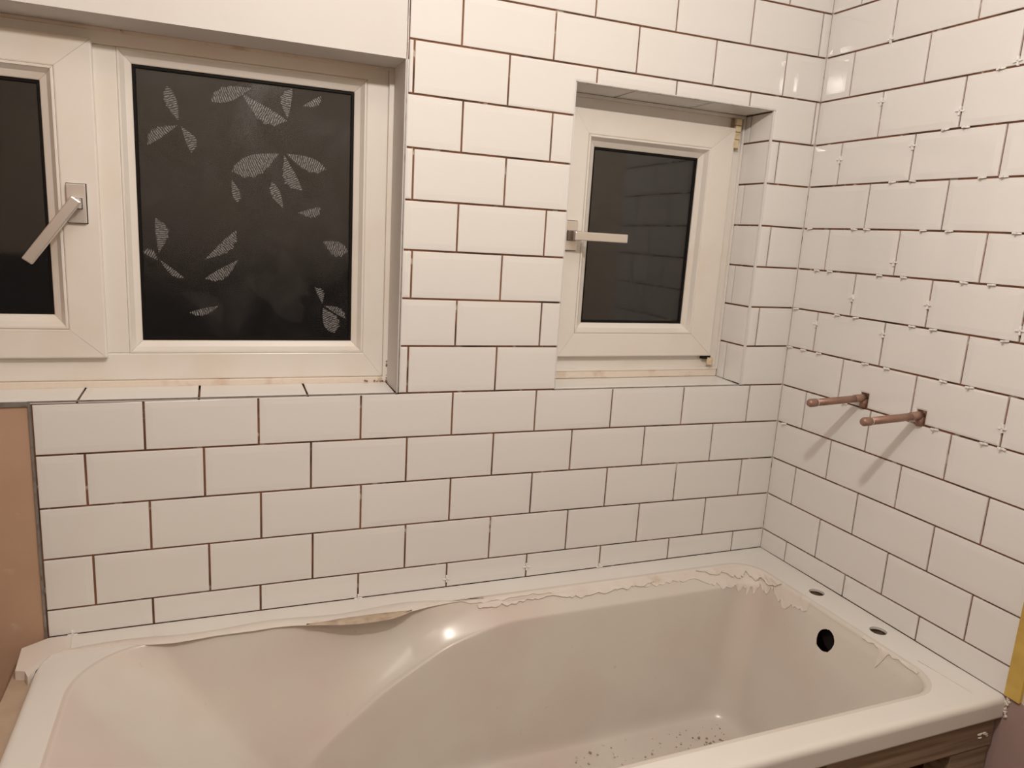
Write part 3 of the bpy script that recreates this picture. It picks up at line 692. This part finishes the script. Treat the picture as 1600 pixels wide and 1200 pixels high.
for k in range(7):
    s = random.uniform(.002, .0045); x = -.035 + random.uniform(-.014, .014)
    bmesh.ops.create_icosphere(bm, subdivisions=1, radius=1, matrix=Matrix.Translation((x, -.693, -.037 + random.uniform(-.006, .006))) @ Matrix.Diagonal((s * 1.6, s * .5, s * .6, 1)))
o = new_obj('plaster_splash', bm, M_FILM, fr, smooth=True); o.location = -world_loc(fr)
eb = tag(boxo('end_board', -1.7395, -1.7035, -.72, -.004, FLOOR, .030, mat('raw_beige_board', (.46, .35, .26), .8, noise=((.36, .26, .18), 9, .4, .7))), 'raw beige board on edge against the head end of the bath', 'board')
# yellow lining strip fixed to the wall past the tiles
ys = tag(boxo('wooden_strip', -.007, .0012, -.7265, -.6968, .0475, .46, M_YELLOW, None, .001), 'yellow varnished wooden strip upright beside the last tiles of the end wall', 'strip')
bm = bmesh.new(); random.seed(3)
for k in range(16):
    s = random.uniform(.002, .0045)
    bmesh.ops.create_icosphere(bm, subdivisions=1, radius=s, matrix=Matrix.Translation((-.0015 - random.uniform(0, .002), -.7035 + random.uniform(-.003, .002), .004 + .044 * k / 16)))
new_obj('sealant_blobs', bm, M_FILM, wall_right, smooth=True)

# ------------------------------------------------------------------ copper pipes
for i, (py, pz) in enumerate(PIPES):
    t = tag(empty('copper_pipe', (0, py, pz)), ('capped copper pipe stub nearer the window corner' if i == 0 else 'capped copper pipe stub further from the window corner, nearer the bath front'), 'pipe', 'capped copper pipes in the end wall')
    dr = -.007
    bm = bmesh.new(); tube(bm, [(.004, 0, 0), (-.148, 0, dr)], .0083, 20); new_obj('pipe', bm, M_COPPER, t, smooth=False)
    bm = bmesh.new(); tube(bm, [(-.142, 0, dr * .96), (-.1425, 0, dr * .96), (-.160, 0, dr * 1.05), (-.1640, 0, dr * 1.06), (-.1655, 0, dr * 1.06)], [.0078, .0092, .0092, .0070, .0035], 20); new_obj('end_cap', bm, M_COPPER, t)
    bm = bmesh.new(); tube(bm, [(-.1385, 0, dr * .93), (-.1405, 0, dr * .95), (-.1428, 0, dr * .96)], [.0077, .0090, .0090], 20); new_obj('solder_ring', bm, M_SOLDER, t)
    bm = bmesh.new(); tube(bm, [(-.030, 0, dr * .15), (-.0295, 0, dr * .15), (-.006, 0, 0), (-.0055, 0, 0)], [.0084, .0090, .0091, .0084], 20); new_obj('elbow', bm, M_COPPER, t)
    bm = bmesh.new(); tube(bm, [(.000, 0, -.022), (.000, 0, -.002)], [.0078, .0088], 16); new_obj('riser', bm, M_COPPER, t)
    bm = bmesh.new()
    for k in range(5):
        s = random.uniform(.0012, .0024); x = random.choice((-.045, -.05, -.022, -.03, -.07)); a = random.uniform(1.2, 2.6)
        bmesh.ops.create_icosphere(bm, subdivisions=1, radius=s, matrix=Matrix.Translation((x, -.0078 * math.cos(a), .0072 * math.sin(a) + dr * (-x / .16))))
    o = new_obj('plaster_spots', bm, M_FILM, t); o['kind'] = 'stuff'
for me in bpy.data.meshes:
    if me.name.split('.')[0] in ('pipe', 'end_cap', 'elbow', 'riser', 'solder_ring'):
        for p in me.polygons: p.use_smooth = len(p.vertices) == 4
